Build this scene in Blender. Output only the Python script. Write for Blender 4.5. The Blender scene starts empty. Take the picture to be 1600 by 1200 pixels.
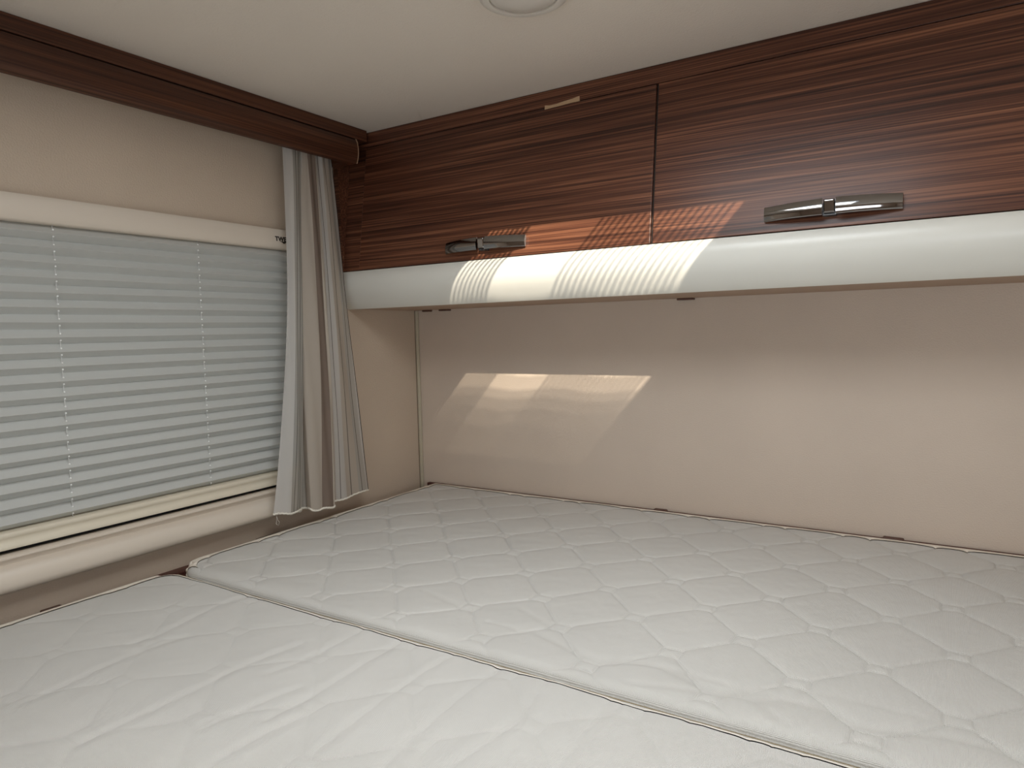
import bpy, bmesh, math, random
import numpy as np
from mathutils import Vector, Matrix

random.seed(4)
ZO = 1.30            # height of the camera above the floor; local z below is measured from the camera
scene = bpy.context.scene
COL = scene.collection

# ------------------------------------------------------------------ camera
cam_data = bpy.data.cameras.new('camera')
cam_data.sensor_fit = 'HORIZONTAL'
cam_data.sensor_width = 36.0
cam_data.lens = 1078.0 / 1600.0 * 36.0
cam_data.clip_start = 0.01
cam = bpy.data.objects.new('camera', cam_data)
COL.objects.link(cam)
RM = Matrix(((0.84645462, -0.0207295, 0.53205719),
             (0.53196848, 0.07588603, -0.84335689),
             (-0.02289334, 0.996901, 0.07526152)))
cam.matrix_world = Matrix.Translation((1.08912, -1.3, ZO)) @ RM.to_4x4()
scene.camera = cam

# ------------------------------------------------------------------ view
scene.view_settings.view_transform = 'Standard'
scene.view_settings.look = 'None'
scene.view_settings.gamma = 1.0
scene.view_settings.exposure = 0.15
scene.cycles.max_bounces = 10
scene.cycles.diffuse_bounces = 6
scene.cycles.transparent_max_bounces = 24
scene.cycles.sample_clamp_indirect = 4.0
scene.cycles.caustics_reflective = False
scene.cycles.caustics_refractive = False

# ------------------------------------------------------------------ sky
w = bpy.data.worlds.new('sky')
scene.world = w
w.use_nodes = True
bg = w.node_tree.nodes['Background']
bg.inputs['Color'].default_value = (0.72, 0.86, 1.0, 1)
bg.inputs['Strength'].default_value = 1.2

# ------------------------------------------------------------------ sun through the roof hatch, daylight through hatch and rear window
SUN_DIR = Vector((-0.57, 1.0, -0.66)).normalized()
sl = bpy.data.lights.new('sun', 'SUN')
sl.energy = 6.3
sl.color = (1.0, 0.90, 0.74)
sl.angle = math.radians(0.53)
so = bpy.data.objects.new('sun', sl)
COL.objects.link(so)
so.rotation_euler = SUN_DIR.to_track_quat('-Z', 'Y').to_euler()
so.location = (1.5, -2.5, ZO + 3)

def area(name, loc, direction, sx, sy, power, color):
    l = bpy.data.lights.new(name, 'AREA')
    l.shape = 'RECTANGLE'
    l.size = sx
    l.size_y = sy
    l.energy = power
    l.color = color
    o = bpy.data.objects.new(name, l)
    COL.objects.link(o)
    o.location = loc
    o.rotation_euler = Vector(direction).to_track_quat('-Z', 'Y').to_euler()
    return o
hl = area('hatch_daylight', (0.82, -0.86, ZO + 0.413), (0, 0, -1), 0.42, 0.42, 4.5, (0.93, 0.97, 1.0))
hl.data.spread = math.radians(170)   # the roof recess shades the grazing directions
area('rear_window_daylight', (1.25, -2.38, ZO - 0.22), (0, 1, 0), 0.95, 0.5, 5.2, (0.93, 0.96, 1.0))
area('right_window_daylight', (2.03, -1.35, ZO + 0.0), (-1, 0, 0), 0.8, 0.45, 0.9, (0.95, 0.97, 1.0))

# ------------------------------------------------------------------ materials
def new_mat(name):
    m = bpy.data.materials.new(name)
    m.use_nodes = True
    nt = m.node_tree
    return m, nt, nt.nodes['Principled BSDF']

def N(nt, t, **kw):
    n = nt.nodes.new(t)
    for k, v in kw.items():
        setattr(n, k, v)
    return n

def plain(name, col, rough=0.6, metal=0.0, bump=0.0, bscale=300.0, var=0.0, vscale=6.0, coat=0.0):
    m, nt, b = new_mat(name)
    b.inputs['Base Color'].default_value = (*col, 1)
    b.inputs['Roughness'].default_value = rough
    b.inputs['Metallic'].default_value = metal
    b.inputs['Coat Weight'].default_value = coat
    geo = N(nt, 'ShaderNodeNewGeometry')
    if bump:
        nz = N(nt, 'ShaderNodeTexNoise')
        nz.inputs['Scale'].default_value = bscale
        nz.inputs['Detail'].default_value = 3
        nt.links.new(geo.outputs['Position'], nz.inputs['Vector'])
        bp = N(nt, 'ShaderNodeBump')
        bp.inputs['Strength'].default_value = bump
        bp.inputs['Distance'].default_value = 0.002
        nt.links.new(nz.outputs['Fac'], bp.inputs['Height'])
        nt.links.new(bp.outputs['Normal'], b.inputs['Normal'])
    if var:
        nz = N(nt, 'ShaderNodeTexNoise')
        nz.inputs['Scale'].default_value = vscale
        nz.inputs['Detail'].default_value = 4
        nt.links.new(geo.outputs['Position'], nz.inputs['Vector'])
        rp = N(nt, 'ShaderNodeValToRGB')
        rp.color_ramp.elements[0].position = 0.3
        rp.color_ramp.elements[1].position = 0.7
        rp.color_ramp.elements[0].color = (*[c * (1 - var) for c in col], 1)
        rp.color_ramp.elements[1].color = (*[min(1, c * (1 + var)) for c in col], 1)
        nt.links.new(nz.outputs['Fac'], rp.inputs['Fac'])
        nt.links.new(rp.outputs['Color'], b.inputs['Base Color'])
    return m

def wood(name, axis, dark, mid, light, rough=0.38, offset=0.0):
    m, nt, b = new_mat(name)
    geo = N(nt, 'ShaderNodeNewGeometry')
    mp = N(nt, 'ShaderNodeMapping')
    mp.inputs['Location'].default_value = (offset, offset, offset)
    s = [230.0, 230.0, 230.0]
    s[axis] = 1.6
    mp.inputs['Scale'].default_value = s
    nt.links.new(geo.outputs['Position'], mp.inputs['Vector'])
    n1 = N(nt, 'ShaderNodeTexNoise')
    n1.inputs['Scale'].default_value = 1.0
    n1.inputs['Detail'].default_value = 5
    n1.inputs['Roughness'].default_value = 0.62
    n1.inputs['Distortion'].default_value = 0.15
    nt.links.new(mp.outputs['Vector'], n1.inputs['Vector'])
    mp2 = N(nt, 'ShaderNodeMapping')
    s2 = [520.0, 520.0, 520.0]
    s2[axis] = 4.0
    mp2.inputs['Scale'].default_value = s2
    nt.links.new(geo.outputs['Position'], mp2.inputs['Vector'])
    n2 = N(nt, 'ShaderNodeTexNoise')
    n2.inputs['Scale'].default_value = 1.0
    n2.inputs['Detail'].default_value = 2
    nt.links.new(mp2.outputs['Vector'], n2.inputs['Vector'])
    mp3 = N(nt, 'ShaderNodeMapping')
    s3 = [16.0, 16.0, 16.0]
    s3[axis] = 0.5
    mp3.inputs['Scale'].default_value = s3
    nt.links.new(geo.outputs['Position'], mp3.inputs['Vector'])
    n3 = N(nt, 'ShaderNodeTexNoise')
    n3.inputs['Scale'].default_value = 1.0
    n3.inputs['Detail'].default_value = 2
    nt.links.new(mp3.outputs['Vector'], n3.inputs['Vector'])
    a = N(nt, 'ShaderNodeMath', operation='MULTIPLY_ADD')
    a.inputs[1].default_value = 0.46
    nt.links.new(n1.outputs['Fac'], a.inputs[0])
    c = N(nt, 'ShaderNodeMath', operation='MULTIPLY')
    c.inputs[1].default_value = 0.36
    nt.links.new(n2.outputs['Fac'], c.inputs[0])
    nt.links.new(c.outputs[0], a.inputs[2])
    d = N(nt, 'ShaderNodeMath', operation='MULTIPLY_ADD')
    d.inputs[1].default_value = 0.17
    nt.links.new(n3.outputs['Fac'], d.inputs[0])
    nt.links.new(a.outputs[0], d.inputs[2])
    rp = N(nt, 'ShaderNodeValToRGB')
    e = rp.color_ramp.elements
    e[0].position = 0.37
    e[0].color = (*dark, 1)
    e[1].position = 0.62
    e[1].color = (*light, 1)
    k = e.new(0.488)
    k.color = (*mid, 1)
    nt.links.new(d.outputs[0], rp.inputs['Fac'])
    nt.links.new(rp.outputs['Color'], b.inputs['Base Color'])
    b.inputs['Roughness'].default_value = rough
    b.inputs['Specular IOR Level'].default_value = 0.38
    bp = N(nt, 'ShaderNodeBump')
    bp.inputs['Strength'].default_value = 0.25
    bp.inputs['Distance'].default_value = 0.0006
    nt.links.new(n2.outputs['Fac'], bp.inputs['Height'])
    nt.links.new(bp.outputs['Normal'], b.inputs['Normal'])
    return m

WD, WM, WL = (0.028, 0.010, 0.006), (0.098, 0.035, 0.019), (0.26, 0.108, 0.056)
M = {}
M['wood_door'] = wood('dark_wood_door', 0, WD, WM, WL, 0.36)
M['wood_door_b'] = wood('dark_wood_door_second', 0, WD, WM, WL, 0.36, 3.7)
M['wood_frame'] = wood('dark_wood_frame', 0, WD, WM, WL, 0.4, 9.0)
M['wood_pelmet'] = wood('dark_wood_pelmet', 1, (0.030, 0.010, 0.005), (0.075, 0.026, 0.012), (0.14, 0.052, 0.024), 0.42)
M['wood_base'] = wood('bed_base_wood', 1, (0.045, 0.015, 0.010), (0.10, 0.035, 0.024), (0.15, 0.06, 0.04), 0.5)
M['edge'] = plain('light_edging', (0.42, 0.27, 0.17), 0.4)
M['wall'] = plain('beige_wall_vinyl', (0.60, 0.50, 0.41), 0.55, bump=0.25, bscale=420, var=0.035, vscale=5)
M['wall_l'] = plain('beige_wall_vinyl_left_dimmed', (0.55, 0.45, 0.35), 0.6, bump=0.35, bscale=380, var=0.04, vscale=5)  # same vinyl, colour darkened for the weaker light on this wall
M['ceiling'] = plain('ceiling_vinyl', (0.80, 0.73, 0.645), 0.7, bump=0.3, bscale=320, var=0.025, vscale=3)
M['floor'] = plain('floor_vinyl', (0.30, 0.22, 0.15), 0.5, var=0.1)
M['strip'] = plain('corner_strip_plastic', (0.50, 0.45, 0.34), 0.4)
M['joint'] = plain('joint_shadow', (0.20, 0.15, 0.10), 0.6)
M['dark_gap'] = plain('dark_gap', (0.03, 0.022, 0.018), 0.8)
M['valance'] = plain('white_valance_laminate', (0.72, 0.71, 0.65), 0.32, var=0.012, vscale=8)
M['under'] = plain('locker_underside', (0.42, 0.30, 0.22), 0.6, bump=0.2)
M['chrome'] = plain('polished_chrome', (0.34, 0.33, 0.325), 0.06, metal=1.0)
M['chrome_dark'] = plain('smoky_chrome', (0.35, 0.33, 0.31), 0.12, metal=1.0)
M['housing'] = plain('dark_button_housing', (0.05, 0.05, 0.05), 0.25)
M['chip'] = plain('bare_wood_chip', (0.50, 0.34, 0.20), 0.7, var=0.1, vscale=60)
M['frame'] = plain('cream_window_plastic', (0.65, 0.575, 0.485), 0.42)
M['rail'] = plain('cream_blind_rail', (0.66, 0.60, 0.48), 0.38)
M['black'] = plain('black_slit', (0.004, 0.004, 0.004), 0.9)
M['print'] = plain('black_print', (0.02, 0.015, 0.01), 0.6)
M['clip'] = plain('brown_clip', (0.10, 0.045, 0.03), 0.5)
M['white_plastic'] = plain('white_plastic', (0.74, 0.70, 0.64), 0.4)
M['cord'] = plain('white_cord', (0.62, 0.62, 0.60), 0.6)
M['leak_dot'] = plain('white_light_leak', (0.92, 0.92, 0.90), 0.3)  # bright white stands in for daylight showing through the cord holes
M['piping'] = plain('cream_piping', (0.82, 0.75, 0.65), 0.8, bump=0.3, bscale=900)
M['seam'] = plain('olive_seam_cord', (0.26, 0.21, 0.13), 0.8)
M['hem'] = plain('cream_hem_thread', (0.74, 0.70, 0.61), 0.9)
M['trimgrey'] = plain('grey_rubber', (0.2, 0.2, 0.2), 0.6)

def mat_mattress(name, col):
    m, nt, b = new_mat(name)
    geo = N(nt, 'ShaderNodeNewGeometry')
    nz = N(nt, 'ShaderNodeTexNoise')
    nz.inputs['Scale'].default_value = 4.0
    nz.inputs['Detail'].default_value = 4
    nt.links.new(geo.outputs['Position'], nz.inputs['Vector'])
    rp = N(nt, 'ShaderNodeValToRGB')
    rp.color_ramp.elements[0].position = 0.35
    rp.color_ramp.elements[1].position = 0.65
    rp.color_ramp.elements[0].color = (*[c * 0.96 for c in col], 1)
    rp.color_ramp.elements[1].color = (*[c * 1.02 for c in col], 1)
    nt.links.new(nz.outputs['Fac'], rp.inputs['Fac'])
    nt.links.new(rp.outputs['Color'], b.inputs['Base Color'])
    b.inputs['Roughness'].default_value = 0.9
    b.inputs['Sheen Weight'].default_value = 0.15
    # woven threads
    wv = []
    for ax, sc in (('X', 330.0), ('Y', 330.0)):
        wt = N(nt, 'ShaderNodeTexWave', wave_type='BANDS', bands_direction=ax)
        wt.inputs['Scale'].default_value = sc
        wt.inputs['Distortion'].default_value = 1.0
        wt.inputs['Detail'].default_value = 1.0
        nt.links.new(geo.outputs['Position'], wt.inputs['Vector'])
        wv.append(wt)
    ad = N(nt, 'ShaderNodeMath', operation='ADD')
    nt.links.new(wv[0].outputs['Fac'], ad.inputs[0])
    nt.links.new(wv[1].outputs['Fac'], ad.inputs[1])
    n2 = N(nt, 'ShaderNodeTexNoise')
    n2.inputs['Scale'].default_value = 140.0
    n2.inputs['Detail'].default_value = 4
    nt.links.new(geo.outputs['Position'], n2.inputs['Vector'])
    ad2 = N(nt, 'ShaderNodeMath', operation='MULTIPLY_ADD')
    ad2.inputs[1].default_value = 2.0
    nt.links.new(n2.outputs['Fac'], ad2.inputs[0])
    nt.links.new(ad.outputs[0], ad2.inputs[2])
    bp = N(nt, 'ShaderNodeBump')
    bp.inputs['Strength'].default_value = 0.6
    bp.inputs['Distance'].default_value = 0.0006
    nt.links.new(ad2.outputs[0], bp.inputs['Height'])
    nt.links.new(bp.outputs['Normal'], b.inputs['Normal'])
    return m
M['mattress'] = mat_mattress('quilted_cream_cotton', (0.69, 0.67, 0.625))
M['mattress_side'] = mat_mattress('mattress_side_cotton', (0.68, 0.65, 0.57))

def see_through(name, col, transparency, rough=0.8, translucent=0.4):
    m, nt, b = new_mat(name)
    b.inputs['Base Color'].default_value = (*col, 1)
    b.inputs['Roughness'].default_value = rough
    out = nt.nodes['Material Output']
    tl = N(nt, 'ShaderNodeBsdfTranslucent')
    tl.inputs['Color'].default_value = (*col, 1)
    tr = N(nt, 'ShaderNodeBsdfTransparent')
    m1 = N(nt, 'ShaderNodeMixShader')
    m1.inputs[0].default_value = translucent
    nt.links.new(b.outputs[0], m1.inputs[1])
    nt.links.new(tl.outputs[0], m1.inputs[2])
    m2 = N(nt, 'ShaderNodeMixShader')
    m2.inputs[0].default_value = transparency
    nt.links.new(m1.outputs[0], m2.inputs[1])
    nt.links.new(tr.outputs[0], m2.inputs[2])
    nt.links.new(m2.outputs[0], out.inputs['Surface'])
    return m, nt, b, tl, m2
M['blind'] = see_through('grey_pleated_fabric', (0.54, 0.54, 0.51), 0.0, 0.8, 0.05)[0]
M['sun_dimmer'] = see_through('sun_dimming_sheet', (0.5, 0.5, 0.48), 0.50, 0.8, 0.3)[0]  # see-through sheet for the unseen folds that weaken the sun
M['glass'] = see_through('acrylic_pane', (0.8, 0.85, 0.88), 0.85, 0.1, 0.0)[0]

def mat_curtain():
    m, nt, b, tl, mix = see_through('striped_sheer_curtain', (0.7, 0.63, 0.54), 0.1, 0.85, 0.3)
    uv = N(nt, 'ShaderNodeUVMap')
    uv.uv_map = 'strip'
    sp = N(nt, 'ShaderNodeSeparateXYZ')
    nt.links.new(uv.outputs['UV'], sp.inputs[0])
    # u runs 0..11 over the folds, stored /11
    rp = N(nt, 'ShaderNodeValToRGB')
    rp.color_ramp.interpolation = 'CONSTANT'
    white, grey, beige, taupe, cream = (0.60, 0.575, 0.54), (0.47, 0.45, 0.41), (0.52, 0.46, 0.39), (0.23, 0.175, 0.14), (0.62, 0.56, 0.48)
    stops = [(0.0, white), (0.95, grey), (1.93, white), (2.05, cream), (2.2, grey), (4.3, beige), (6.0, taupe), (6.98, cream), (7.9, beige), (9.4, white), (9.9, beige), (10.45, grey), (10.85, white)]
    e = rp.color_ramp.elements
    e[0].position = 0.0
    e[0].color = (*stops[0][1], 1)
    e[1].position = stops[-1][0] / 11
    e[1].color = (*stops[-1][1], 1)
    for p, c in stops[1:-1]:
        k = e.new(p / 11)
        k.color = (*c, 1)
    nt.links.new(sp.outputs['X'], rp.inputs['Fac'])
    # thin dark pinstripes
    tot = None
    for p, wd in ((1.25, 0.028), (1.5, 0.022), (1.72, 0.022), (2.6, 0.04), (4.1, 0.04), (9.25, 0.02), (9.62, 0.018), (10.2, 0.020), (10.62, 0.018), (10.985, 0.022)):
        s = N(nt, 'ShaderNodeMath', operation='COMPARE')
        s.inputs[1].default_value = p / 11
        s.inputs[2].default_value = wd / 11
        nt.links.new(sp.outputs['X'], s.inputs[0])
        if tot is None:
            tot = s
        else:
            q = N(nt, 'ShaderNodeMath', operation='MAXIMUM')
            nt.links.new(tot.outputs[0], q.inputs[0])
            nt.links.new(s.outputs[0], q.inputs[1])
            tot = q
    mc = N(nt, 'ShaderNodeMixRGB')
    mc.inputs[2].default_value = (0.10, 0.085, 0.075, 1)
    sc = N(nt, 'ShaderNodeMath', operation='MULTIPLY')
    sc.inputs[1].default_value = 0.8
    nt.links.new(tot.outputs[0], sc.inputs[0])
    nt.links.new(sc.outputs[0], mc.inputs[0])
    nt.links.new(rp.outputs['Color'], mc.inputs[1])
    nt.links.new(mc.outputs[0], b.inputs['Base Color'])
    nt.links.new(mc.outputs[0], tl.inputs['Color'])
    # sheer bands let more through
    r2 = N(nt, 'ShaderNodeValToRGB')
    r2.color_ramp.interpolation = 'CONSTANT'
    st = [(0, .10), (0.95, .34), (1.93, .10), (2.2, .32), (4.3, .10), (6.0, .05), (7.0, .08), (10.45, .18)]
    e = r2.color_ramp.elements
    e[0].position = 0
    e[0].color = (.1, .1, .1, 1)
    e[1].position = 10.45 / 11
    e[1].color = (.18, .18, .18, 1)
    for p, c in st[1:-1]:
        k = e.new(p / 11)
        k.color = (c, c, c, 1)
    nt.links.new(sp.outputs['X'], r2.inputs['Fac'])
    nt.links.new(r2.outputs['Color'], mix.inputs[0])
    wt = N(nt, 'ShaderNodeTexNoise')
    mp = N(nt, 'ShaderNodeMapping')
    mp.inputs['Scale'].default_value = (120, 60, 1)
    nt.links.new(uv.outputs['UV'], mp.inputs['Vector'])
    nt.links.new(mp.outputs['Vector'], wt.inputs['Vector'])
    wt.inputs['Scale'].default_value = 3.0
    bp = N(nt, 'ShaderNodeBump')
    bp.inputs['Strength'].default_value = 0.2
    bp.inputs['Distance'].default_value = 0.001
    nt.links.new(wt.outputs['Fac'], bp.inputs['Height'])
    nt.links.new(bp.outputs['Normal'], b.inputs['Normal'])
    return m
M['curtain'] = mat_curtain()

# ------------------------------------------------------------------ mesh helpers (all coordinates: x from left wall, y from back wall, z from camera height)
class MB:
    def __init__(s):
        s.v, s.f = [], []
    def add(s, vs, fs):
        n = len(s.v)
        s.v += [tuple(p) for p in vs]
        s.f += [tuple(i + n for i in f) for f in fs]
        return s
    def box(s, x0, x1, y0, y1, z0, z1):
        vs = [(x0, y0, z0), (x1, y0, z0), (x1, y1, z0), (x0, y1, z0), (x0, y0, z1), (x1, y0, z1), (x1, y1, z1), (x0, y1, z1)]
        return s.add(vs, [(3, 2, 1, 0), (4, 5, 6, 7), (0, 1, 5, 4), (1, 2, 6, 5), (2, 3, 7, 6), (3, 0, 4, 7)])
    def sweep(s, prof, p0, p1, axis):
        """closed profile swept along x (prof=(y,z)) or y (prof=(x,z))"""
        n = len(prof)
        vs = []
        for t in (p0, p1):
            for a, b in prof:
                vs.append((t, a, b) if axis == 0 else (a, t, b))
        fs = [(i, (i + 1) % n, n + (i + 1) % n, n + i) for i in range(n)]
        fs += [tuple(range(n))[::-1], tuple(range(n, 2 * n))]
        return s.add(vs, fs)
    def tube(s, pts, r, n=8, closed=False):
        pts = [Vector(p) for p in pts]
        m = len(pts)
        vs, fs = [], []
        for i, p in enumerate(pts):
            a = pts[(i - 1) % m] if (closed or i > 0) else p
            b = pts[(i + 1) % m] if (closed or i < m - 1) else p
            t = (b - a).normalized()
            ref = Vector((0, 0, 1)) if abs(t.z) < 0.9 else Vector((1, 0, 0))
            u = t.cross(ref).normalized()
            q = u.cross(t)
            for k in range(n):
                an = 2 * math.pi * k / n
                vs.append(p + r * (math.cos(an) * u + math.sin(an) * q))
        for i in range(m if closed else m - 1):
            j = (i + 1) % m
            for k in range(n):
                l = (k + 1) % n
                fs.append((i * n + k, i * n + l, j * n + l, j * n + k))
        if not closed:
            fs += [tuple(range(n))[::-1], tuple(range((m - 1) * n, m * n))]
        return s.add(vs, fs)
    def lathe(s, c, prof, n=48):
        """prof: (r, z) list, around vertical axis through c"""
        vs, fs = [], []
        for r, z in prof:
            for k in range(n):
                a = 2 * math.pi * k / n
                vs.append((c[0] + r * math.cos(a), c[1] + r * math.sin(a), c[2] + z))
        for i in range(len(prof) - 1):
            for k in range(n):
                l = (k + 1) % n
                fs.append((i * n + k, i * n + l, (i + 1) * n + l, (i + 1) * n + k))
        fs += [tuple(range(n)), tuple(range((len(prof) - 1) * n, len(prof) * n))[::-1]]
        return s.add(vs, fs)
    def ball(s, c, r, n=8):
        vs, fs = [], []
        for i in range(1, n // 2 + 1):
            th = math.pi * i / (n // 2 + 1)
            for k in range(n):
                a = 2 * math.pi * k / n
                vs.append((c[0] + r * math.sin(th) * math.cos(a), c[1] + r * math.sin(th) * math.sin(a), c[2] + r * math.cos(th)))
        m = n // 2
        for i in range(m - 1):
            for k in range(n):
                l = (k + 1) % n
                fs.append((i * n + k, (i + 1) * n + k, (i + 1) * n + l, i * n + l))
        fs += [tuple(range(n)), tuple(range((m - 1) * n, m * n))[::-1]]
        return s.add(vs, fs)

def origin_of(o):
    p = Vector((0, 0, 0))
    while o is not None:
        p = p + Vector(o.location)
        o = o.parent
    return p

def obj(name, mb, mat, parent=None, smooth=False, bevel=0.0, fixn=True, seg=2):
    vs = np.array([tuple(p) for p in mb.v], dtype=float)
    vs[:, 2] += ZO
    if parent is None:
        org = Vector(((vs[:, 0].min() + vs[:, 0].max()) / 2, (vs[:, 1].min() + vs[:, 1].max()) / 2, vs[:, 2].min()))
    else:
        org = origin_of(parent)
    vs = vs - np.array(org)
    me = bpy.data.meshes.new(name)
    me.from_pydata([tuple(p) for p in vs], [], mb.f)
    if fixn:
        bm = bmesh.new()
        bm.from_mesh(me)
        bmesh.ops.recalc_face_normals(bm, faces=bm.faces)
        bm.to_mesh(me)
        bm.free()
    me.update()
    o = bpy.data.objects.new(name, me)
    COL.objects.link(o)
    if parent is None:
        o.location = org
    else:
        o.parent = parent
    me.materials.append(mat)
    if smooth:
        me.polygons.foreach_set('use_smooth', [True] * len(me.polygons))
    if bevel:
        b = o.modifiers.new('bevel', 'BEVEL')
        b.width = bevel
        b.segments = seg
        b.limit_method = 'ANGLE'
        b.angle_limit = math.radians(35)
    return o

def thing(name, label, cat, loc, group=None):
    o = bpy.data.objects.new(name, None)
    o.empty_display_size = 0.05
    COL.objects.link(o)
    o.location = (loc[0], loc[1], loc[2] + ZO)
    o['label'] = label
    o['category'] = cat
    if group:
        o['group'] = group
    return o

def tag(o, label, cat, group=None):
    o['label'] = label
    o['category'] = cat
    if group:
        o['group'] = group
    return o

def struct(o, label, cat):
    o['kind'] = 'structure'
    o['label'] = label
    o['category'] = cat
    return o

def smooth_by_angle(o, deg=40):
    me = o.data
    me.polygons.foreach_set('use_smooth', [True] * len(me.polygons))
    bm = bmesh.new()
    bm.from_mesh(me)
    for e in bm.edges:
        if len(e.link_faces) == 2 and e.calc_face_angle(0) > math.radians(deg):
            e.smooth = False
    bm.to_mesh(me)
    bm.free()

# ------------------------------------------------------------------ the room shell
X1, Y1 = 2.06, -2.42          # right wall, rear wall
CZ, FZ = 0.42, -1.30          # ceiling, floor
HX0, HX1, HY0, HY1 = 0.583, 1.045, -1.075, -0.598   # roof hatch opening

# ceiling with the hatch opening
c = MB()
c.box(-0.03, X1 + 0.03, HY1, 0.03, CZ, CZ + 0.004)
c.box(-0.03, X1 + 0.03, Y1 - 0.03, HY0, CZ, CZ + 0.004)
c.box(-0.03, HX0, HY0, HY1, CZ, CZ + 0.004)
c.box(HX1, X1 + 0.03, HY0, HY1, CZ, CZ + 0.004)
struct(obj('ceiling', c, M['ceiling']), 'beige textured ceiling above the bed', 'ceiling')
struct(obj('floor', MB().box(-0.03, X1 + 0.03, Y1 - 0.03, 0.03, FZ - 0.03, FZ), M['floor']), 'brown vinyl floor behind the bed', 'floor')
struct(obj('wall_back', MB().box(-0.03, X1 + 0.03, 0.0, 0.03, FZ, CZ), M['wall']), 'beige textured wall behind the mattresses below the lockers', 'wall')
# left wall with the window opening
WY0, WY1, WZ0, WZ1 = -1.25, -0.400, -0.245, 0.16
l = MB()
l.box(-0.03, 0, Y1, WY0, FZ, CZ).box(-0.03, 0, WY1, 0.0, FZ, CZ).box(-0.03, 0, WY0, WY1, FZ, WZ0).box(-0.03, 0, WY0, WY1, WZ1, CZ)
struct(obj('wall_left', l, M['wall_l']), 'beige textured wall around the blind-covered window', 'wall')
RY0, RY1, RZ0, RZ1 = -1.75, -0.95, -0.22, 0.22
r = MB()
r.box(X1, X1 + 0.03, Y1, RY0, FZ, CZ).box(X1, X1 + 0.03, RY1, 0.0, FZ, CZ).box(X1, X1 + 0.03, RY0, RY1, FZ, RZ0).box(X1, X1 + 0.03, RY0, RY1, RZ1, CZ)
struct(obj('wall_right', r, M['wall']), 'beige wall at the far end of the bed', 'wall')
QX0, QX1, QZ0, QZ1 = 0.77, 1.73, -0.48, 0.04
r = MB()
r.box(0, QX0, Y1 - 0.03, Y1, FZ, CZ).box(QX1, X1, Y1 - 0.03, Y1, FZ, CZ).box(QX0, QX1, Y1 - 0.03, Y1, FZ, QZ0).box(QX0, QX1, Y1 - 0.03, Y1, QZ1, CZ)
struct(obj('wall_rear', r, M['wall']), 'beige wall opposite the lockers', 'wall')
for nm, bx in (('window_2', (X1 + 0.008, X1 + 0.014, RY0, RY1, RZ0, RZ1)), ('window_3', (QX0, QX1, Y1 - 0.018, Y1 - 0.012, QZ0, QZ1))):
    struct(obj(nm, MB().box(*bx), M['glass']), 'side window across the bed' if nm == 'window_2' else 'window in the wall opposite the lockers', 'window')
# corner strip where the back wall meets the left wall
t = thing('trim_1', 'thin vertical beige strip in the corner of the walls', 'trim', (0.004, -0.004, -0.40))
t['kind'] = 'structure'
obj('strip', MB().box(0.0004, 0.0075, -0.0075, -0.0004, -0.40, 0.056), M['strip'], t, bevel=0.0015)
obj('joint', MB().box(-0.0002, 0.0012, -0.0088, -0.0075, -0.40, 0.056), M['joint'], t)

# ------------------------------------------------------------------ window, blind, frame (left wall)
FY0, FY1 = -1.35, -0.372
win = thing('window_1', 'cream framed caravan window in the left wall behind the pleated blind', 'window', (0.0, -0.85, -0.34))
win['kind'] = 'structure'
obj('pane', MB().box(-0.022, -0.017, WY0, WY1, WZ0, WZ1), M['glass'], win)
top_prof = [(0.0005, 0.166), (0.0165, 0.166), (0.0195, 0.169), (0.021, 0.180), (0.021, 0.196), (0.018, 0.203), (0.0005, 0.206)]
o = obj('window_frame', MB().sweep(top_prof, FY0, FY1, 1), M['frame'], win)
smooth_by_angle(o, 50)
low_prof = [(0.0005, -0.286), (0.026, -0.2845), (0.029, -0.2865), (0.029, -0.289), (0.021, -0.291), (0.020, -0.298), (0.028, -0.3015),
            (0.0335, -0.306), (0.0360, -0.315), (0.0365, -0.324), (0.034, -0.331), (0.027, -0.336), (0.0005, -0.338)]
o = obj('window_frame', MB().sweep(low_prof, FY0, FY1, 1), M['frame'], win)
smooth_by_angle(o, 50)
for a, b in ((FY0, FY0 + 0.06), (FY1 - 0.011, FY1)):
    side = [(0.0005, a), (0.018, a), (0.021, a + 0.004), (0.021, b - 0.004), (0.018, b), (0.0005, b)]
    mb = MB()
    mb.add([(x, y, -0.285) for x, y in side] + [(x, y, 0.166) for x, y in side],
           [(i, (i + 1) % 6, 6 + (i + 1) % 6, 6 + i) for i in range(6)] + [tuple(range(6)), tuple(range(6, 12))])
    o = obj('window_frame', mb, M['frame'], win)
obj('shadow_gap', MB().box(0.0005, 0.009, FY0 + 0.02, FY1 - 0.03, -0.2845, -0.277), M['black'], win)

# small printed mark on the frame, beside the curtain
cu = bpy.data.curves.new('print_curve', 'FONT')
cu.body = 'TWEM'
cu.size = 0.0120
cu.extrude = 0.0002
cu.offset = 0.0005
tmp = bpy.data.objects.new('print_tmp', cu)
COL.objects.link(tmp)
bpy.context.view_layer.update()
me = bpy.data.meshes.new_from_object(tmp.evaluated_get(bpy.context.evaluated_depsgraph_get()))
bpy.data.objects.remove(tmp)
wv = [v.co.copy() for v in me.vertices]
fs = [tuple(p.vertices) for p in me.polygons]
mb = MB()
# text x -> world +y (to the right as seen), text y -> world z
mb.add([(0.0213 + c_.z, -0.4260 + c_.x, 0.1808 + c_.y * 0.95) for c_ in wv], fs)
mb.add([(0.0213, -0.4165, 0.1805), (0.0213, -0.398, 0.1800), (0.0213, -0.4065, 0.1760), (0.0213, -0.4100, 0.1785)], [(0, 1, 2, 3)])
obj('printed_mark', mb, M['print'], win, fixn=False)['label'] = 'small black printed mark on the cream frame'

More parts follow.
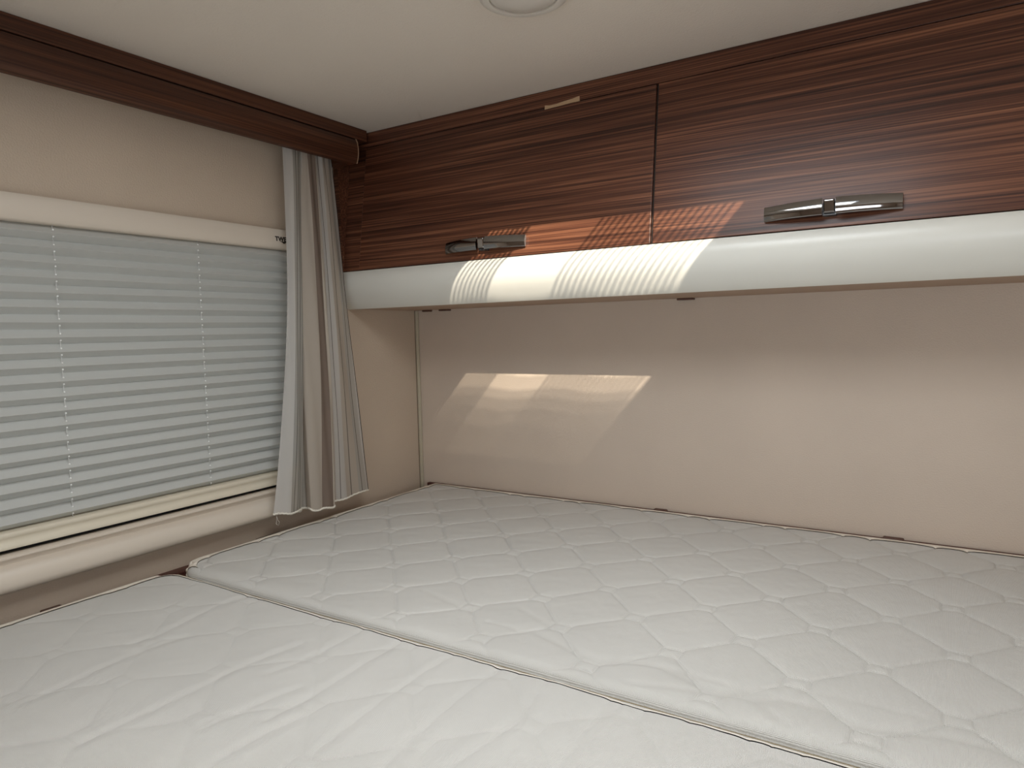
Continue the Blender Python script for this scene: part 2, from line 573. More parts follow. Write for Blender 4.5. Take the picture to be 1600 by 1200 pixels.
# pleated blind
BY0, BY1 = FY0 + 0.055, FY1 - 0.012
BZ0, BZ1 = -0.2545, 0.166
NP = 20
pitch = (BZ1 - BZ0) / NP
bl = thing('pleated_blind', 'closed grey pleated blind with two threaded cords covering the window', 'blind', (0.010, (BY0 + BY1) / 2, BZ0 - 0.024))
mb = MB()
prof = []
for i in range(NP):
    z = BZ1 - i * pitch
    prof += [(0.0025, z), (0.0040, z - pitch * 0.05), (0.0175, z - pitch * 0.52), (0.0182, z - pitch * 0.55), (0.0175, z - pitch * 0.58), (0.0045, z - pitch * 0.94)]
prof.append((0.0025, BZ0))
ny = 40
vs, fs = [], []
for j in range(ny + 1):
    y = BY0 + (BY1 - BY0) * j / ny
    for i, (x, z) in enumerate(prof):
        vs.append((x + 0.0002 * math.sin(y * 23 + i * 0.31), y, z + 0.0003 * math.sin(y * 9 + (i // 6) * 1.7)))
n = len(prof)
for j in range(ny):
    for i in range(n - 1):
        fs.append((j * n + i, (j + 1) * n + i, (j + 1) * n + i + 1, j * n + i + 1))
mb.add(vs, fs)
o = obj('fabric', mb, M['blind'], bl, fixn=False)
# bottom bar of the blind
rp = [(0.002, -0.255), (0.0185, -0.2552), (0.0205, -0.257), (0.0208, -0.2615), (0.0185, -0.2635), (0.0165, -0.268), (0.0185, -0.2715), (0.0205, -0.2735), (0.0215, -0.2765), (0.0205, -0.2785), (0.002, -0.2790)]
o = obj('bottom_rail', MB().sweep(rp, BY0 - 0.004, BY1, 1), M['rail'], bl)
smooth_by_angle(o, 60)
for yc in (-0.8045, -0.580, -1.03):
    cm, bm_ = MB(), MB()
    cm.tube([(0.0108, yc, BZ1), (0.0108, yc, BZ0)], 0.0006, 6)
    for i in range(NP):
        z = BZ1 - i * pitch
        for f in (0.31, 0.765):
            bm_.ball((0.0122, yc, z - pitch * f), 0.0014, 8)
    c1 = obj('cord', cm, M['cord'], bl, smooth=True)
    c1['label'] = 'thin white cord threaded through the pleats'
    obj('light_leak_dots', bm_, M['leak_dot'], c1, smooth=True)  # small pale balls imitating outside light that leaks through the holes

# ------------------------------------------------------------------ pelmet along the left wall
pel = thing('pelmet', 'dark wood pelmet with a rounded front running along the ceiling above the window', 'pelmet', (0.04, -1.2, 0.345))
PY0, PY1 = Y1 + 0.02, -0.2562
obj('backing_board', MB().box(0.001, 0.0690, PY0, -0.2215, 0.3965, CZ - 0.0005), M['wood_pelmet'], pel, bevel=0.0008)
fp = [(0.058, 0.3930), (0.0715, 0.3930), (0.0745, 0.387), (0.0762, 0.378), (0.0765, 0.368), (0.0750, 0.357), (0.0715, 0.3475), (0.069, 0.3455), (0.058, 0.3455)]
o = obj('front_board', MB().sweep(fp, PY0, PY1, 1), M['wood_pelmet'], pel)
smooth_by_angle(o, 50)
obj('groove', MB().box(0.03, 0.0640, PY0, PY1 - 0.002, 0.3925, 0.3970), M['dark_gap'], pel)
ep = [(0.0715, 0.3955), (0.0752, 0.388), (0.0770, 0.378), (0.0773, 0.368), (0.0758, 0.357), (0.0720, 0.3465), (0.0704, 0.3465), (0.0740, 0.357), (0.0755, 0.368), (0.0752, 0.378), (0.0734, 0.388), (0.0700, 0.3955)]
obj('edge_strip', MB().sweep(ep, PY1 - 0.0002, PY1 + 0.0014, 1), M['edge'], pel)['label'] = 'light edging on the end of the pelmet'
obj('end_block', MB().box(0.012, 0.0585, PY1 - 0.030, PY1, 0.3462, 0.3955), M['wood_pelmet'], pel)
# curtain rail inside
obj('curtain_track', MB().box(0.026, 0.044, PY0, PY1 - 0.035, 0.380, 0.3955), M['white_plastic'], pel)

# ------------------------------------------------------------------ curtain
ROWS = [  # top, middle, bottom of each fold line: (x, y, z)
 [(0.035, -0.413, 0.354), (0.055, -0.434, 0.081), (0.068, -0.497, -0.319)],
 [(0.050, -0.399, 0.350), (0.068, -0.424, 0.080), (0.080, -0.470, -0.320)],
 [(0.046, -0.376, 0.351), (0.062, -0.402, 0.082), (0.072, -0.436, -0.324)],
 [(0.036, -0.378, 0.354), (0.047, -0.400, 0.083), (0.056, -0.434, -0.327)],
 [(0.036, -0.372, 0.355), (0.048, -0.396, 0.083), (0.056, -0.412, -0.326)],
 [(0.045, -0.375, 0.351), (0.066, -0.406, 0.081), (0.078, -0.421, -0.326)],
 [(0.054, -0.370, 0.348), (0.074, -0.379, 0.082), (0.088, -0.399, -0.329)],
 [(0.052, -0.352, 0.349), (0.072, -0.359, 0.083), (0.086, -0.372, -0.330)],
 [(0.046, -0.346, 0.351), (0.064, -0.347, 0.084), (0.076, -0.360, -0.331)],
 [(0.036, -0.345, 0.354), (0.050, -0.345, 0.085), (0.060, -0.356, -0.330)],
 [(0.045, -0.324, 0.352), (0.056, -0.318, 0.085), (0.066, -0.310, -0.327)],
 [(0.036, -0.294, 0.356), (0.046, -0.276, 0.087), (0.052, -0.241, -0.328)]]
def catmull(p, t):
    n = len(p)
    i = min(int(t), n - 2)
    f = t - i
    g = lambda k: np.array(p[max(0, min(n - 1, k))])
    p0, p1, p2, p3 = g(i - 1), g(i), g(i + 1), g(i + 2)
    # gentle tangents keep the folds from overshooting
    m1, m2 = (p2 - p0) * 0.42, (p3 - p1) * 0.42
    return ((2 * f**3 - 3 * f**2 + 1) * p1 + (f**3 - 2 * f**2 + f) * m1 + (-2 * f**3 + 3 * f**2) * p2 + (f**3 - f**2) * m2)
NU, NV = 220, 90
cur = thing('curtain', 'sheer beige striped curtain hanging in folds at the right end of the window', 'curtain', (0.05, -0.36, -0.33))
vs, fs, uvs = [], [], []
for j in range(NV + 1):
    v = j / NV
    row = []
    for a, b, c3 in ROWS:
        a, b, c3 = np.array(a), np.array(b), np.array(c3)
        # extend the top a little so the heading disappears inside the pelmet
        a2 = a + np.array((0, 0, 0.020))
        tm = 0.41
        # quadratic through top, middle, bottom
        q = a2 * ((v - tm) * (v - 1)) / (tm) + b * (v * (v - 1)) / (tm * (tm - 1)) + c3 * (v * (v - tm)) / (1 - tm)
        row.append(q)
    for i in range(NU + 1):
        t = 11 * i / NU
        p = catmull(row, t)
        p[0] += 0.0016 * math.sin(t * 3.1 + v * 5) * (0.3 + v) + 0.0009 * math.sin(t * 7.7 - v * 11)
        p[0] += 0.0022 * math.sin(t * 9.0 + 1.3) * max(0, 1 - v * 5)
        p[2] += 0.0015 * math.sin(t * 4.3) * v
        vs.append(tuple(p))
        uvs.append((i / NU, v))
for j in range(NV):
    for i in range(NU):
        a = j * (NU + 1) + i
        fs.append((a, a + NU + 1, a + NU + 2, a + 1))
mb = MB()
mb.add(vs, fs)
cl = obj('cloth', mb, M['curtain'], cur, smooth=True, fixn=False)
uvl = cl.data.uv_layers.new(name='strip')
for lp in cl.data.loops:
    uvl.data[lp.index].uv = uvs[lp.vertex_index]
hem = MB()
hem.tube([Vector(vs[NV * (NU + 1) + i]) + Vector((0, 0, -0.0005 + 0.0006 * math.sin(i * 1.9))) for i in range(0, NU + 1)], 0.0019, 8)
hm = obj('hem', hem, M['hem'], cur, smooth=True)
hm['label'] = 'cream overlocked hem along the bottom of the curtain'
hm2 = MB()
hm2.tube([Vector(vs[j * (NU + 1) + NU]) for j in range(0, NV + 1, 2)], 0.0007, 6)
obj('side_seam', hm2, M['dark_gap'], cur, smooth=True)['label'] = 'dark thread along the right edge'
tp = MB()
tp.tube([(0.066, -0.490, -0.321), (0.066, -0.488, -0.330), (0.067, -0.484, -0.336), (0.067, -0.487, -0.341), (0.067, -0.492, -0.337), (0.066, -0.489, -0.330)], 0.00035, 5)
obj('loose_thread', tp, M['hem'], cur, smooth=True)

# ------------------------------------------------------------------ overhead lockers
ZB, ZT = 0.134, 0.3885
def ydoor(z):            # front face leans: lower edge stands further out
    return -0.250 + (z - ZB) / (ZT - ZB) * 0.035
XC1 = 1.27
lk = thing('overhead_locker', 'dark wood overhead locker with two doors above the bed', 'cabinet', (0.65, -0.12, 0.055))
# carcass behind the doors
def yb(z): return ydoor(z) + 0.016
bp_ = [(-0.0005, 0.060), (-0.0005, CZ - 0.001), (yb(ZT) - 0.002, CZ - 0.001), (yb(ZT), ZT + 0.0005), (yb(ZB) , ZB + 0.002), (-0.222, 0.060)]
obj('body', MB().sweep(bp_, 0.0, XC1, 0), M['wood_frame'], lk)
# rail between door tops and ceiling
tr = [(ydoor(ZT) + 0.0005, ZT + 0.0010), (ydoor(CZ) + 0.0005, CZ - 0.0005), (ydoor(CZ) + 0.018, CZ - 0.0005), (ydoor(ZT) + 0.018, ZT + 0.0010)]
obj('top_rail', MB().sweep(tr, 0.0, XC1, 0), M['wood_frame'], lk, bevel=0.0006)
# filler between wall and first door
fl = [(ydoor(ZB) + 0.003, ZB), (ydoor(ZT) + 0.003, ZT + 0.0015), (ydoor(ZT) + 0.016, ZT + 0.0015), (ydoor(ZB) + 0.016, ZB)]
obj('filler_panel', MB().sweep(fl, 0.0, 0.0575, 0), M['wood_frame'], lk)
obj('side_cheek', MB().add([(x_, y_, z_) for x_ in (0.0002, 0.013) for y_, z_ in ((-0.247, 0.134), (-0.2545, 0.392), (-0.01, 0.392), (-0.01, 0.134))], [(0, 1, 2, 3), (7, 6, 5, 4), (0, 4, 5, 1), (1, 5, 6, 2), (2, 6, 7, 3), (3, 7, 4, 0)]), M['wood_frame'], lk)
# underside
obj('underside', MB().box(0.0, XC1, -0.226, -0.0005, 0.0565, 0.0605), M['under'], lk)

def door(xa, xb, mat, hx):
    p = [(ydoor(ZB), ZB), (ydoor(ZT), ZT), (ydoor(ZT) + 0.015, ZT), (ydoor(ZB) + 0.015, ZB)]
    d = obj('door', MB().sweep(p, xa, xb, 0), mat, lk, bevel=0.0009)
    # the bow handle with a push button in the middle
    zc = 0.1585
    L, H = 0.087, 0.0115
    def P(x, z, out):      # point on the door plane pushed outwards
        k = 0.035 / (ZT - ZB)
        nrm = Vector((0, -1, k)).normalized()
        return Vector((hx + x, ydoor(zc + z), zc + z)) + nrm * out
    def strap(x0, x1, nseg):
        mbb = MB()
        rows = []
        for i in range(nseg + 1):
            x = x0 + (x1 - x0) * i / nseg
            bow = 0.0045 + 0.0125 * (1 - (x / L) ** 2)
            hh = H * (1.0 - 0.10 * abs(x / L))
            ring = []
            for q in (-1, -0.93, -0.6, -0.25, 0.05, 0.35, 0.7, 0.95, 1):
                ring.append(P(x, q * hh, bow + 0.0030 * (1 - q * q)))
            for q in (1, 0.5, 0, -0.5, -1):
                ring.append(P(x, q * hh * 0.97, bow - 0.0018))
            rows.append(ring)
        m = len(rows[0])
        vv = [p_ for r_ in rows for p_ in r_]
        ff = []
        for i in range(nseg):
            for k2 in range(m):
                l2 = (k2 + 1) % m
                ff.append((i * m + k2, i * m + l2, (i + 1) * m + l2, (i + 1) * m + k2))
        ff += [tuple(range(m)), tuple(range(nseg * m, nseg * m + m))]
        mbb.add(vv, ff)
        return mbb
    h = obj('handle', strap(-L, -0.0085, 14), M['chrome'], d)
    h['label'] = 'bowed chrome handle'
    smooth_by_angle(h, 35)
    a = obj('handle_wing', strap(0.0085, L, 14), M['chrome'], h) if False else None
    # second wing, feet and socket are joined into the same handle mesh
    bm = bmesh.new()
    bm.from_mesh(h.data)
    extra = strap(0.0085, L, 14)
    base = origin_of(d)
    def add(mbx):
        vsx = [bm.verts.new(Vector(p_) + Vector((0, 0, ZO)) - base) for p_ in mbx.v]
        for f_ in mbx.f:
            try:
                bm.faces.new([vsx[i_] for i_ in f_])
            except ValueError:
                pass
    add(extra)
    for xa_, xb_ in ((-L + 0.001, -L + 0.006), (L - 0.006, L - 0.001)):
        mbx = MB()
        ps = [P(x_, z_, o_) for o_ in (-0.0005, 0.0035) for x_, z_ in ((xa_, -0.0085), (xb_, -0.0085), (xb_, 0.0085), (xa_, 0.0085))]
        mbx.add(ps, [(3, 2, 1, 0), (4, 5, 6, 7), (0, 1, 5, 4), (1, 2, 6, 5), (2, 3, 7, 6), (3, 0, 4, 7)])
        add(mbx)
    bm.faces.ensure_lookup_table()
    mbx = MB()   # dark housing behind the button
    ps = [P(x_, z_, o_) for o_ in (-0.0005, 0.0100) for x_, z_ in ((-0.0085, -0.0105), (0.0085, -0.0105), (0.0085, 0.0105), (-0.0085, 0.0105))]
    mbx.add(ps, [(3, 2, 1, 0), (4, 5, 6, 7), (0, 1, 5, 4), (1, 2, 6, 5), (2, 3, 7, 6), (3, 0, 4, 7)])
    obj('button_housing', mbx, M['housing'], d)
    bmesh.ops.recalc_face_normals(bm, faces=bm.faces)
    bm.to_mesh(h.data)
    bm.free()
    smooth_by_angle(h, 35)
    mbx = MB()
    ps = []
    for o_, sc_ in ((0.0100, 1.0), (0.0150, 1.0), (0.0163, 0.8)):
        ps += [P(x_ * sc_, z_ * sc_, o_ + (0.0028 if z_ > 0 else 0)) for x_, z_ in ((-0.0070, -0.0085), (0.0070, -0.0085), (0.0070, 0.0095), (-0.0070, 0.0095))]
    mbx.add(ps, [(3, 2, 1, 0), (8, 9, 10, 11)] + [(k_, (k_ + 1) % 4, 4 + (k_ + 1) % 4, 4 + k_) for k_ in range(4)] + [(4 + k_, 4 + (k_ + 1) % 4, 8 + (k_ + 1) % 4, 8 + k_) for k_ in range(4)])
    obj('push_button', mbx, M['chrome'], d, bevel=0.0008)['label'] = 'square chrome push button in the middle of the handle'
    return d
d1 = door(0.0595, 0.6895, M['wood_door'], 0.3745)
d2 = door(0.6935, 1.2150, M['wood_door_b'], 0.9500)
d1['label'] = 'left door with sun on its lower edge'
d2['label'] = 'right door running out of the picture'
# bare chip on the upper edge of the left door
mb = MB()
k = 0.035 / (ZT - ZB)
ch = [(0.4955, 0.3945), (0.505, 0.3922), (0.520, 0.3925), (0.535, 0.3950), (0.550, 0.3965), (0.5625, 0.3990), (0.5635, 0.3895), (0.5635, 0.3875), (0.545, 0.3875), (0.525, 0.3862), (0.51, 0.3858), (0.4955, 0.3850)]
ch = [(x - 0.010, 0.3900 + (z - 0.3900) * (0.75 if z > 0.39 else 0.8)) for x, z in ch]
vs2 = [(x, ydoor(z) - 0.0006, z) for x, z in ch] + [(x, ydoor(z) + 0.0006, z) for x, z in ch]
m = len(ch)
mb.add(vs2, [tuple(range(m)), tuple(range(m, 2 * m))[::-1]] + [(i, (i + 1) % m, m + (i + 1) % m, m + i) for i in range(m)])
obj('chipped_edge', mb, M['chip'], lk)['label'] = 'pale bare patch on the dark veneer'
# door split shadow
obj('door_gap', MB().sweep([(ydoor(ZB) + 0.006, ZB), (ydoor(ZT) + 0.006, ZT), (ydoor(ZT) + 0.014, ZT), (ydoor(ZB) + 0.014, ZB)], 0.6893, 0.6937, 0), M['dark_gap'], lk)
# white curved valance below
vp = [(-0.2455, 0.1325), (-0.2505, 0.1325), (-0.2555, 0.127), (-0.2580, 0.119), (-0.2590, 0.111), (-0.2580, 0.102), (-0.2550, 0.0925), (-0.2500, 0.0835), (-0.2440, 0.0750), (-0.2370, 0.0665), (-0.2300, 0.0590), (-0.2255, 0.0555), (-0.2235, 0.0575), (-0.2235, 0.1325)]
o = obj('valance', MB().sweep(vp, 0.0, XC1, 0), M['valance'], lk)
smooth_by_angle(o, 45)
o['label'] = 'white rounded valance below the doors'
# small clips under the locker
for xa, xb in ((0.078, 0.106), (0.028, 0.050), (0.652, 0.684)):
    obj('clip', MB().box(xa - 0.0, xb, -0.014, -0.0005, 0.0525, 0.0566), M['clip'], lk, bevel=0.0015)

# ------------------------------------------------------------------ ceiling light
cl_ = thing('ceiling_light', 'round flat white ceiling light cut off by the top of the picture', 'lamp', (0.638, -0.538, CZ - 0.012))
o = obj('base_ring', MB().lathe((0.638, -0.538, CZ), [(0.0560, -0.0003), (0.0570, -0.004), (0.055, -0.008), (0.050, -0.0105), (0.043, -0.010), (0.043, -0.0003)]), M['white_plastic'], cl_)
smooth_by_angle(o, 40)
o = obj('lens', MB().lathe((0.638, -0.538, CZ), [(0.042, -0.0005), (0.042, -0.008), (0.034, -0.0125), (0.015, -0.015), (0.002, -0.0155)]), M['white_plastic'], cl_)
smooth_by_angle(o, 40)

# ------------------------------------------------------------------ roof hatch: frame, slatted blind, added folds that dim the sun (above and behind the picture)
ht = thing('window_4', 'square roof hatch in the ceiling over the bed', 'roof window', (0.82, -0.845, CZ))
ht['kind'] = 'structure'
fr = MB()
fr.box(HX0, HX0 + 0.004, HY0, HY1, CZ, CZ + 0.004).box(HX1 - 0.004, HX1, HY0, HY1, CZ, CZ + 0.004)
fr.box(HX0, HX1, HY0, HY0 + 0.004, CZ, CZ + 0.004).box(HX0, HX1, HY1 - 0.004, HY1, CZ, CZ + 0.004)
obj('hatch_frame', fr, M['white_plastic'], ht)
sm = MB()
xs = [0.589 + 0.0105 * i for i in range(9)] + [0.815 + 0.0125 * i for i in range(18)]
for i, x in enumerate(xs):
    wdt = 0.0045 if i < 9 else 0.0028
    sm.box(x, x + wdt, HY0 + 0.005, HY1 - 0.005, CZ + 0.005, CZ + 0.007)
obj('slats', sm, M['white_plastic'], ht)
def wavy(y0, y1, z, amp, per):
    mbx = MB()
    nx = 90
    vv, ff = [], []
    for i in range(nx + 1):
        x = HX0 - 0.03 + (HX1 - HX0 + 0.06) * i / nx
        for y in (y0, (y0 + y1) / 2, y1):
            vv.append((x, y + 0.006 * math.sin(x * 31), z + amp * math.sin(2 * math.pi * x / per)))
    for i in range(nx):
        for q in range(2):
            a_ = i * 3 + q
            ff.append((a_, a_ + 3, a_ + 4, a_ + 1))
    mbx.add(vv, ff)
    return mbx
for k_, (ys_, per_) in enumerate(((-0.795, 0.03), (-0.850, 0.023), (-0.885, 0.02), (-0.93, 0.017), (-0.99, 0.026))):
    obj('sun_dimming_fold', wavy(HY0 - 0.03, ys_, CZ + 0.012 + 0.003 * k_, 0.0009, per_), M['sun_dimmer'], ht)  # unseen layers, added so the sun patch fades down the back wall

# ------------------------------------------------------------------ mattresses
def rect_grid(xs, ys, x0, x1, y0, y1, rad):
    """grid of points pulled in at the rounded corners; rad = radii at (x0,y0),(x1,y0),(x1,y1),(x0,y1)"""
    X, Y = np.meshgrid(xs, ys, indexing='ij')
    X = X.copy()
    Y = Y.copy()
    E = np.minimum(np.minimum(X - x0, x1 - X), np.minimum(Y - y0, y1 - Y))
    for (cx, cy, sx, sy), rr in zip(((x0, y0, 1, 1), (x1, y0, -1, 1), (x1, y1, -1, -1), (x0, y1, 1, -1)), rad):
        cxx, cyy = cx + sx * rr, cy + sy * rr
        qx, qy = (cxx - X) * sx, (cyy - Y) * sy
        msk = (qx > 0) & (qy > 0)
        mx = np.maximum(qx, qy)
        ln = np.sqrt(qx ** 2 + qy ** 2) + 1e-9
        X = np.where(msk, cxx - sx * qx * mx / ln, X)
        Y = np.where(msk, cyy - sy * qy * mx / ln, Y)
    return X, Y, E

def seg_dist(X, Y, poly):
    best = np.full(X.shape, 1e9)
    side = np.zeros(X.shape)
    for (ax, ay), (bx, by) in zip(poly[:-1], poly[1:]):
        dx, dy = bx - ax, by - ay
        L2 = dx * dx + dy * dy
        t = np.clip(((X - ax) * dx + (Y - ay) * dy) / L2, 0, 1)
        px, py = X - (ax + t * dx), Y - (ay + t * dy)
        d = np.sqrt(px ** 2 + py ** 2)
        s = np.sign(dx * py - dy * px)
        side = np.where(d < best, s, side)
        best = np.minimum(best, d)
    return best, side

def smooth_poly(poly, n=8):
    out = []
    for i in range((len(poly) - 1) * n + 1):
        out.append(tuple(catmull([np.array(p, dtype=float) for p in poly], i / n)))
    return out

def vnoise(X, Y, fx, fy, seed):
    rng = np.random.RandomState(seed)
    s = np.zeros(X.shape)
    for _ in range(9):
        a, b, c_ = rng.uniform(-1, 1), rng.uniform(-1, 1), rng.uniform(0, 6.28)
        s += np.sin(X * fx * a * 6.28 + Y * fy * b * 6.28 + c_)
    return s / 3.0

def quilt(X, Y, x_node, y_node, px, py, groove, puff):
    """stitched pattern: blunt diamonds with a small square where four of them meet"""
    Xw = X + 0.0022 * vnoise(X, Y, 6, 6, 5)
    Yw = Y + 0.0018 * vnoise(X, Y, 7, 7, 6)
    a = (Xw - x_node) / px
    b = (Yw - y_node) / py
    u, v = a + b, a - b
    nrm = 1.0 / math.sqrt((1 / px) ** 2 + (1 / py) ** 2)
    du = np.abs(u - np.round(u)) * nrm
    dv = np.abs(v - np.round(v)) * nrm
    # nearest node: u, v integers -> a=(u+v)/2
    ru, rv = np.round(u), np.round(v)
    nx_ = (ru + rv) / 2 * px + x_node
    ny_ = (ru - rv) / 2 * py + y_node
    qx, qy = np.abs(Xw - nx_), np.abs(Yw - ny_)
    SX, SY = 0.0120, 0.0098
    box = np.maximum(qx - SX, qy - SY)
    d = np.minimum(du, dv)
    d = np.where(box > 0, np.minimum(d, np.abs(box) + 0.001 * 0), np.abs(box))
    g = -groove * np.exp(-(d / 0.0013) ** 2)
    p = puff * (1 - np.exp(-d / 0.009))
    return g + p

def mattress(name, label, x0, x1, y0, y1, ztop, thick, rad, xs, ys, hfun, seam_cord):
    X, Y, E = rect_grid(xs, ys, x0, x1, y0, y1, rad)
    seam_y = y0 if abs(y0 - SEAM) < 0.02 else y1
    R = np.where(np.abs(Y - seam_y) < 0.03, 0.016, 0.007)
    e = np.clip(E, 0, R)
    drop = R - np.sqrt(np.maximum(0, R * R - (R - e) ** 2))
    fade = np.clip(E / 0.02, 0, 1)
    Z = ztop - drop * 0.75 + hfun(X, Y, E) * fade
    nx_, ny_ = X.shape
    t = thing(name, label, 'mattress', ((x0 + x1) / 2, (y0 + y1) / 2, ztop - thick))
    vs = list(zip(X.ravel().tolist(), Y.ravel().tolist(), Z.ravel().tolist()))
    fs = []
    for i in range(nx_ - 1):
        b_ = i * ny_
        for j in range(ny_ - 1):
            fs.append((b_ + j, b_ + ny_ + j, b_ + ny_ + j + 1, b_ + j + 1))
    # the pale border tape sewn along the outer edges is a part of its own
    Ef = np.maximum.reduce([E[:-1, :-1], E[1:, :-1], E[1:, 1:], E[:-1, 1:]])
    near = (np.abs(Y[:-1, :-1] - seam_y) < 0.014)
    tape = ((Ef < 0.0145) & ~near).ravel()
    tf = [f for f, q_ in zip(fs, tape) if q_]
    fs = [f for f, q_ in zip(fs, tape) if not q_]
    used = sorted({i for f in tf for i in f})
    rem = {i: k_ for k_, i in enumerate(used)}
    tm = MB()
    tm.v = [(vs[i][0], vs[i][1], vs[i][2] + 0.0013) for i in used]
    tm.f = [tuple(rem[i] for i in f) for f in tf]
    obj('border_tape', tm, M['piping'], t, smooth=True, fixn=False)['label'] = 'pale tape sewn along the outer edges'
    mbx = MB()
    mbx.v, mbx.f = vs, fs
    ring = [i * ny_ for i in range(nx_)] + [(nx_ - 1) * ny_ + j for j in range(1, ny_)] + [i * ny_ + ny_ - 1 for i in range(nx_ - 2, -1, -1)] + [j for j in range(ny_ - 2, 0, -1)]
    cover = obj('cover', mbx, M['mattress'], t, smooth=True, fixn=False)
    # side walls
    sd = MB()
    rp_ = [vs[i] for i in ring]
    m_ = len(rp_)
    sv = []
    for zz in (0.0, -0.5, -1.0):
        for p_ in rp_:
            z_ = p_[2] + (ztop - thick - p_[2]) * (-zz)
            sv.append((p_[0], p_[1], z_))
    sf = []
    for lv in range(2):
        for i in range(m_):
            j = (i + 1) % m_
            sf.append((lv * m_ + i, (lv + 1) * m_ + i, (lv + 1) * m_ + j, lv * m_ + j))
    sf.append(tuple(range(2 * m_, 3 * m_)))
    sd.add(sv, sf)
    obj('side_band', sd, M['mattress_side'], t)
    # piping cord round the top edge
    pts = rp_[::4]
    pc = MB()
    pc.tube([(p_[0], p_[1], p_[2] + 0.0005) for p_ in pts], 0.0044, 8, closed=True)
    # thinner where the two mattresses meet
    for i_, p_ in enumerate(pts):
        if abs(p_[1] - SEAM) < 0.02:
            for k_ in range(8):
                q_ = Vector(pc.v[i_ * 8 + k_])
                c_ = Vector((p_[0], p_[1], p_[2] + 0.0005))
                pc.v[i_ * 8 + k_] = tuple(c_ + (q_ - c_) * 0.36 + Vector((0, 0, -0.0022)))
    if seam_cord:
        sc_ = MB()
        sc_.tube([(x_, SEAM - 0.0004, ztop - 0.0108) for x_ in np.arange(x0 + 0.02, x1, 0.02)], 0.0020, 6)
        obj('seam_cord', sc_, M['seam'], t, smooth=True)['label'] = 'olive cord along the seam between the mattresses'
    q = obj('piping', pc, M['piping'], t, smooth=True)
    q['label'] = 'pale piping round the upper edge'
    return t

def fine_axis(a, b, fa, fb, fine, coarse):
    out = [a]
    while out[-1] < b - 1e-9:
        st = fine if fa <= out[-1] < fb else coarse
        # fine steps next to the edges too
        if out[-1] - a < 0.02 or b - out[-1] < 0.022:
            st = min(st, 0.002)
        out.append(min(b, out[-1] + st))
    return np.array(out)

REAR_W = [([(0.681, -0.612), (0.765, -0.635), (0.824, -0.618), (0.894, -0.636), (0.95, -0.63)], 0.0030, 0.007),
          ([(0.822, -0.668), (0.888, -0.648), (0.923, -0.633), (0.952, -0.637)], 0.0022, 0.006),
          ([(0.613, -0.614), (0.643, -0.614), (0.666, -0.617)], 0.0018, 0.004),
          ([(0.773, -0.641), (0.835, -0.617), (0.91, -0.622), (0.948, -0.618)], 0.0022, 0.006),
          ([(0.89, -0.638), (0.929, -0.634), (0.972, -0.668)], 0.0025, 0.006),
          ([(0.927, -0.628), (0.999, -0.622), (1.034, -0.636), (1.094, -0.619), (1.15, -0.619)], 0.0030, 0.007),
          ([(0.977, -0.593), (1.03, -0.596), (1.086, -0.595)], 0.0015, 0.007),
          ([(0.471, -0.57), (0.537, -0.587), (0.567, -0.593)], 0.0016, 0.006),
          ([(0.627, -0.56), (0.67, -0.579), (0.718, -0.591)], 0.0014, 0.006)]
FRONT_W = [[(0.48, -0.838), (0.491, -0.781), (0.491, -0.70)], [(0.553, -0.896), (0.556, -0.818), (0.552, -0.714)],
           [(0.634, -0.917), (0.626, -0.821), (0.626, -0.747), (0.63, -0.70)], [(0.699, -0.9), (0.691, -0.797), (0.688, -0.704)],
           [(0.748, -0.871), (0.759, -0.79), (0.75, -0.708)], [(0.825, -0.826), (0.821, -0.771), (0.821, -0.70)],
           [(0.909, -0.778), (0.903, -0.735), (0.898, -0.70)], [(0.956, -0.751), (0.952, -0.712), (0.949, -0.70)],
           [(0.435, -1.007), (0.439, -0.963), (0.441, -0.907), (0.439, -0.839), (0.453, -0.774)],
           [(0.312, -0.997), (0.308, -0.947), (0.301, -0.876), (0.312, -0.824)], [(0.512, -0.936), (0.519, -0.898), (0.532, -0.842)],
           [(0.271, -0.87), (0.275, -0.826), (0.262, -0.723), (0.309, -0.65)], [(0.567, -0.971), (0.569, -0.926), (0.577, -0.88)]]

def h_rear(X, Y, E):
    h = quilt(X, Y, 0.698, -0.580, 0.1355, 0.1430, 0.0020, 0.0030) - 0.0021
    for poly, dp, wd in REAR_W:
        d, s = seg_dist(X, Y, smooth_poly(poly))
        h -= 0.6 * dp * np.exp(-(d / wd) ** 2) * (1 + 0.4 * s * np.tanh(d / wd))
    # loose cloth near the seam side
    m = np.clip((-0.56 - Y) / 0.08, 0, 1)
    h += m * 0.0008 * vnoise(X, Y, 3, 16, 12)
    h += 0.0007 * vnoise(X, Y, 3, 3, 9) + 0.00018 * vnoise(X, Y, 22, 30, 31) + 0.00012 * vnoise(X, Y, 50, 50, 33)
    return h

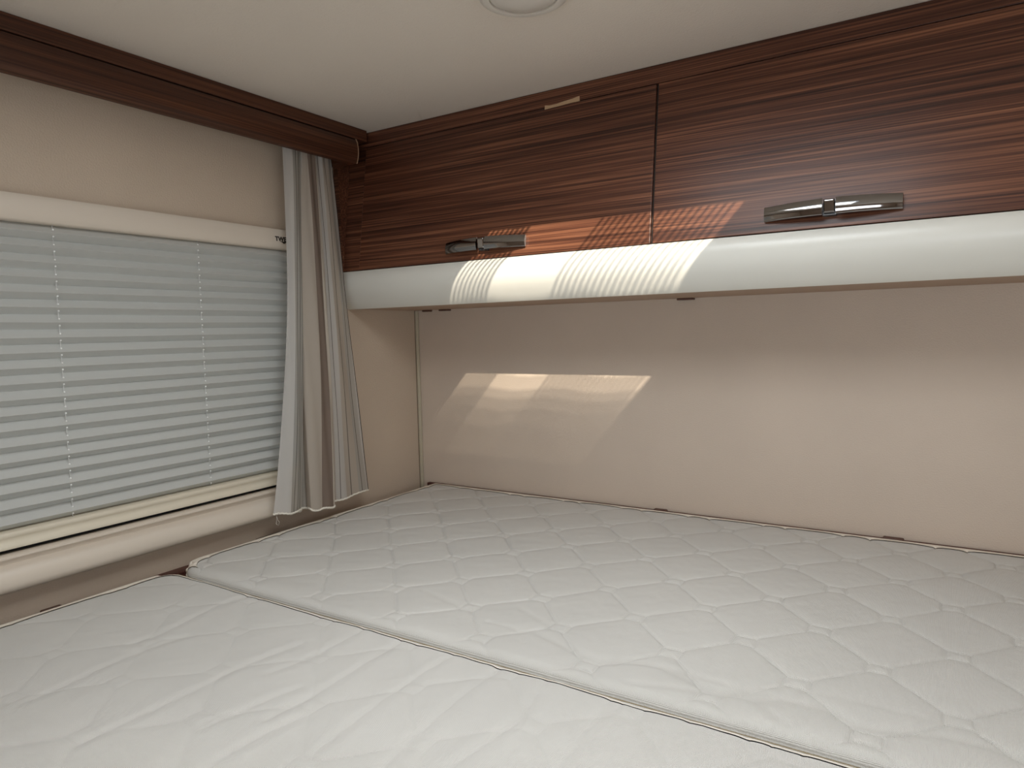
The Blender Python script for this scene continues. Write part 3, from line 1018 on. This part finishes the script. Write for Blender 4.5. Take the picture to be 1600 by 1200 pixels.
def h_front(X, Y, E):
    h = 0.36 * quilt(X, Y, 0.423, -0.856, 0.1400, 0.1460, 0.0016, 0.0042) - 0.0018
    for i, poly in enumerate(FRONT_W):
        d, s = seg_dist(X, Y, smooth_poly(poly))
        h -= 0.0009 * np.exp(-(d / 0.006) ** 2) * (0.6 + 0.8 * (s > 0))
        h += 0.0005 * np.exp(-((d - 0.012) / 0.008) ** 2)
    h += 0.0005 * vnoise(X, Y, 9, 2, 21) + 0.0007 * vnoise(X, Y, 3, 3, 22) + 0.00016 * vnoise(X, Y, 30, 12, 32) + 0.0001 * vnoise(X, Y, 50, 50, 34)
    return h

ZM = -0.360
SEAM = -0.6865
xs = fine_axis(0.052, 2.04, 0.0, 1.32, 0.0018, 0.012)
ys = fine_axis(SEAM + 0.003, -0.014, -1, 0, 0.0018, 0.012)
mattress('mattress', 'cream quilted mattress lying against the back wall under the lockers', 0.052, 2.04, SEAM + 0.003, -0.014, ZM + 0.001, 0.11,
         (0.055, 0.03, 0.03, 0.010), xs, ys, h_rear, True)
xs = fine_axis(0.068, 2.04, 0.0, 1.20, 0.0023, 0.012)
ys = fine_axis(-1.39, SEAM - 0.004, -1.12, 0, 0.0023, 0.012)
mattress('mattress', 'cream quilted mattress nearest the camera with long soft creases', 0.068, 2.04, -1.39, SEAM - 0.004, ZM, 0.11,
         (0.03, 0.03, 0.02, 0.040), xs, ys, h_front, False)

# ------------------------------------------------------------------ bed base with its rail round the mattresses
bb = thing('bed_base', 'dark brown bed base with a rail showing between mattress and walls', 'bed', (1.03, -0.70, FZ))
obj('platform', MB().box(0.002, 2.055, -1.41, -0.002, -0.50, -0.4705), M['wood_base'], bb)
obj('front_panel', MB().box(0.002, 2.055, -1.41, -1.39, FZ, -0.50), M['wood_base'], bb)
obj('rail', MB().box(0.0005, 0.024, -1.41, -0.0005, -0.4705, -0.3835), M['wood_base'], bb, bevel=0.0015)
obj('rail', MB().box(0.024, 2.055, -0.0105, -0.0005, -0.4705, -0.3608), M['wood_base'], bb, bevel=0.0015)
for ya, yb_ in ((-0.489, -0.432), (-0.853, -0.826)):
    obj('clip', MB().box(0.0008, 0.016, ya, yb_, -0.390, -0.3750 if ya > -0.6 else -0.3805), M['clip'], bb, bevel=0.002)
for xa, xb in ((0.602, 0.628), (1.005, 1.036)):
    obj('clip', MB().box(xa, xb, -0.013, -0.0008, -0.364, -0.3575), M['clip'], bb, bevel=0.002)
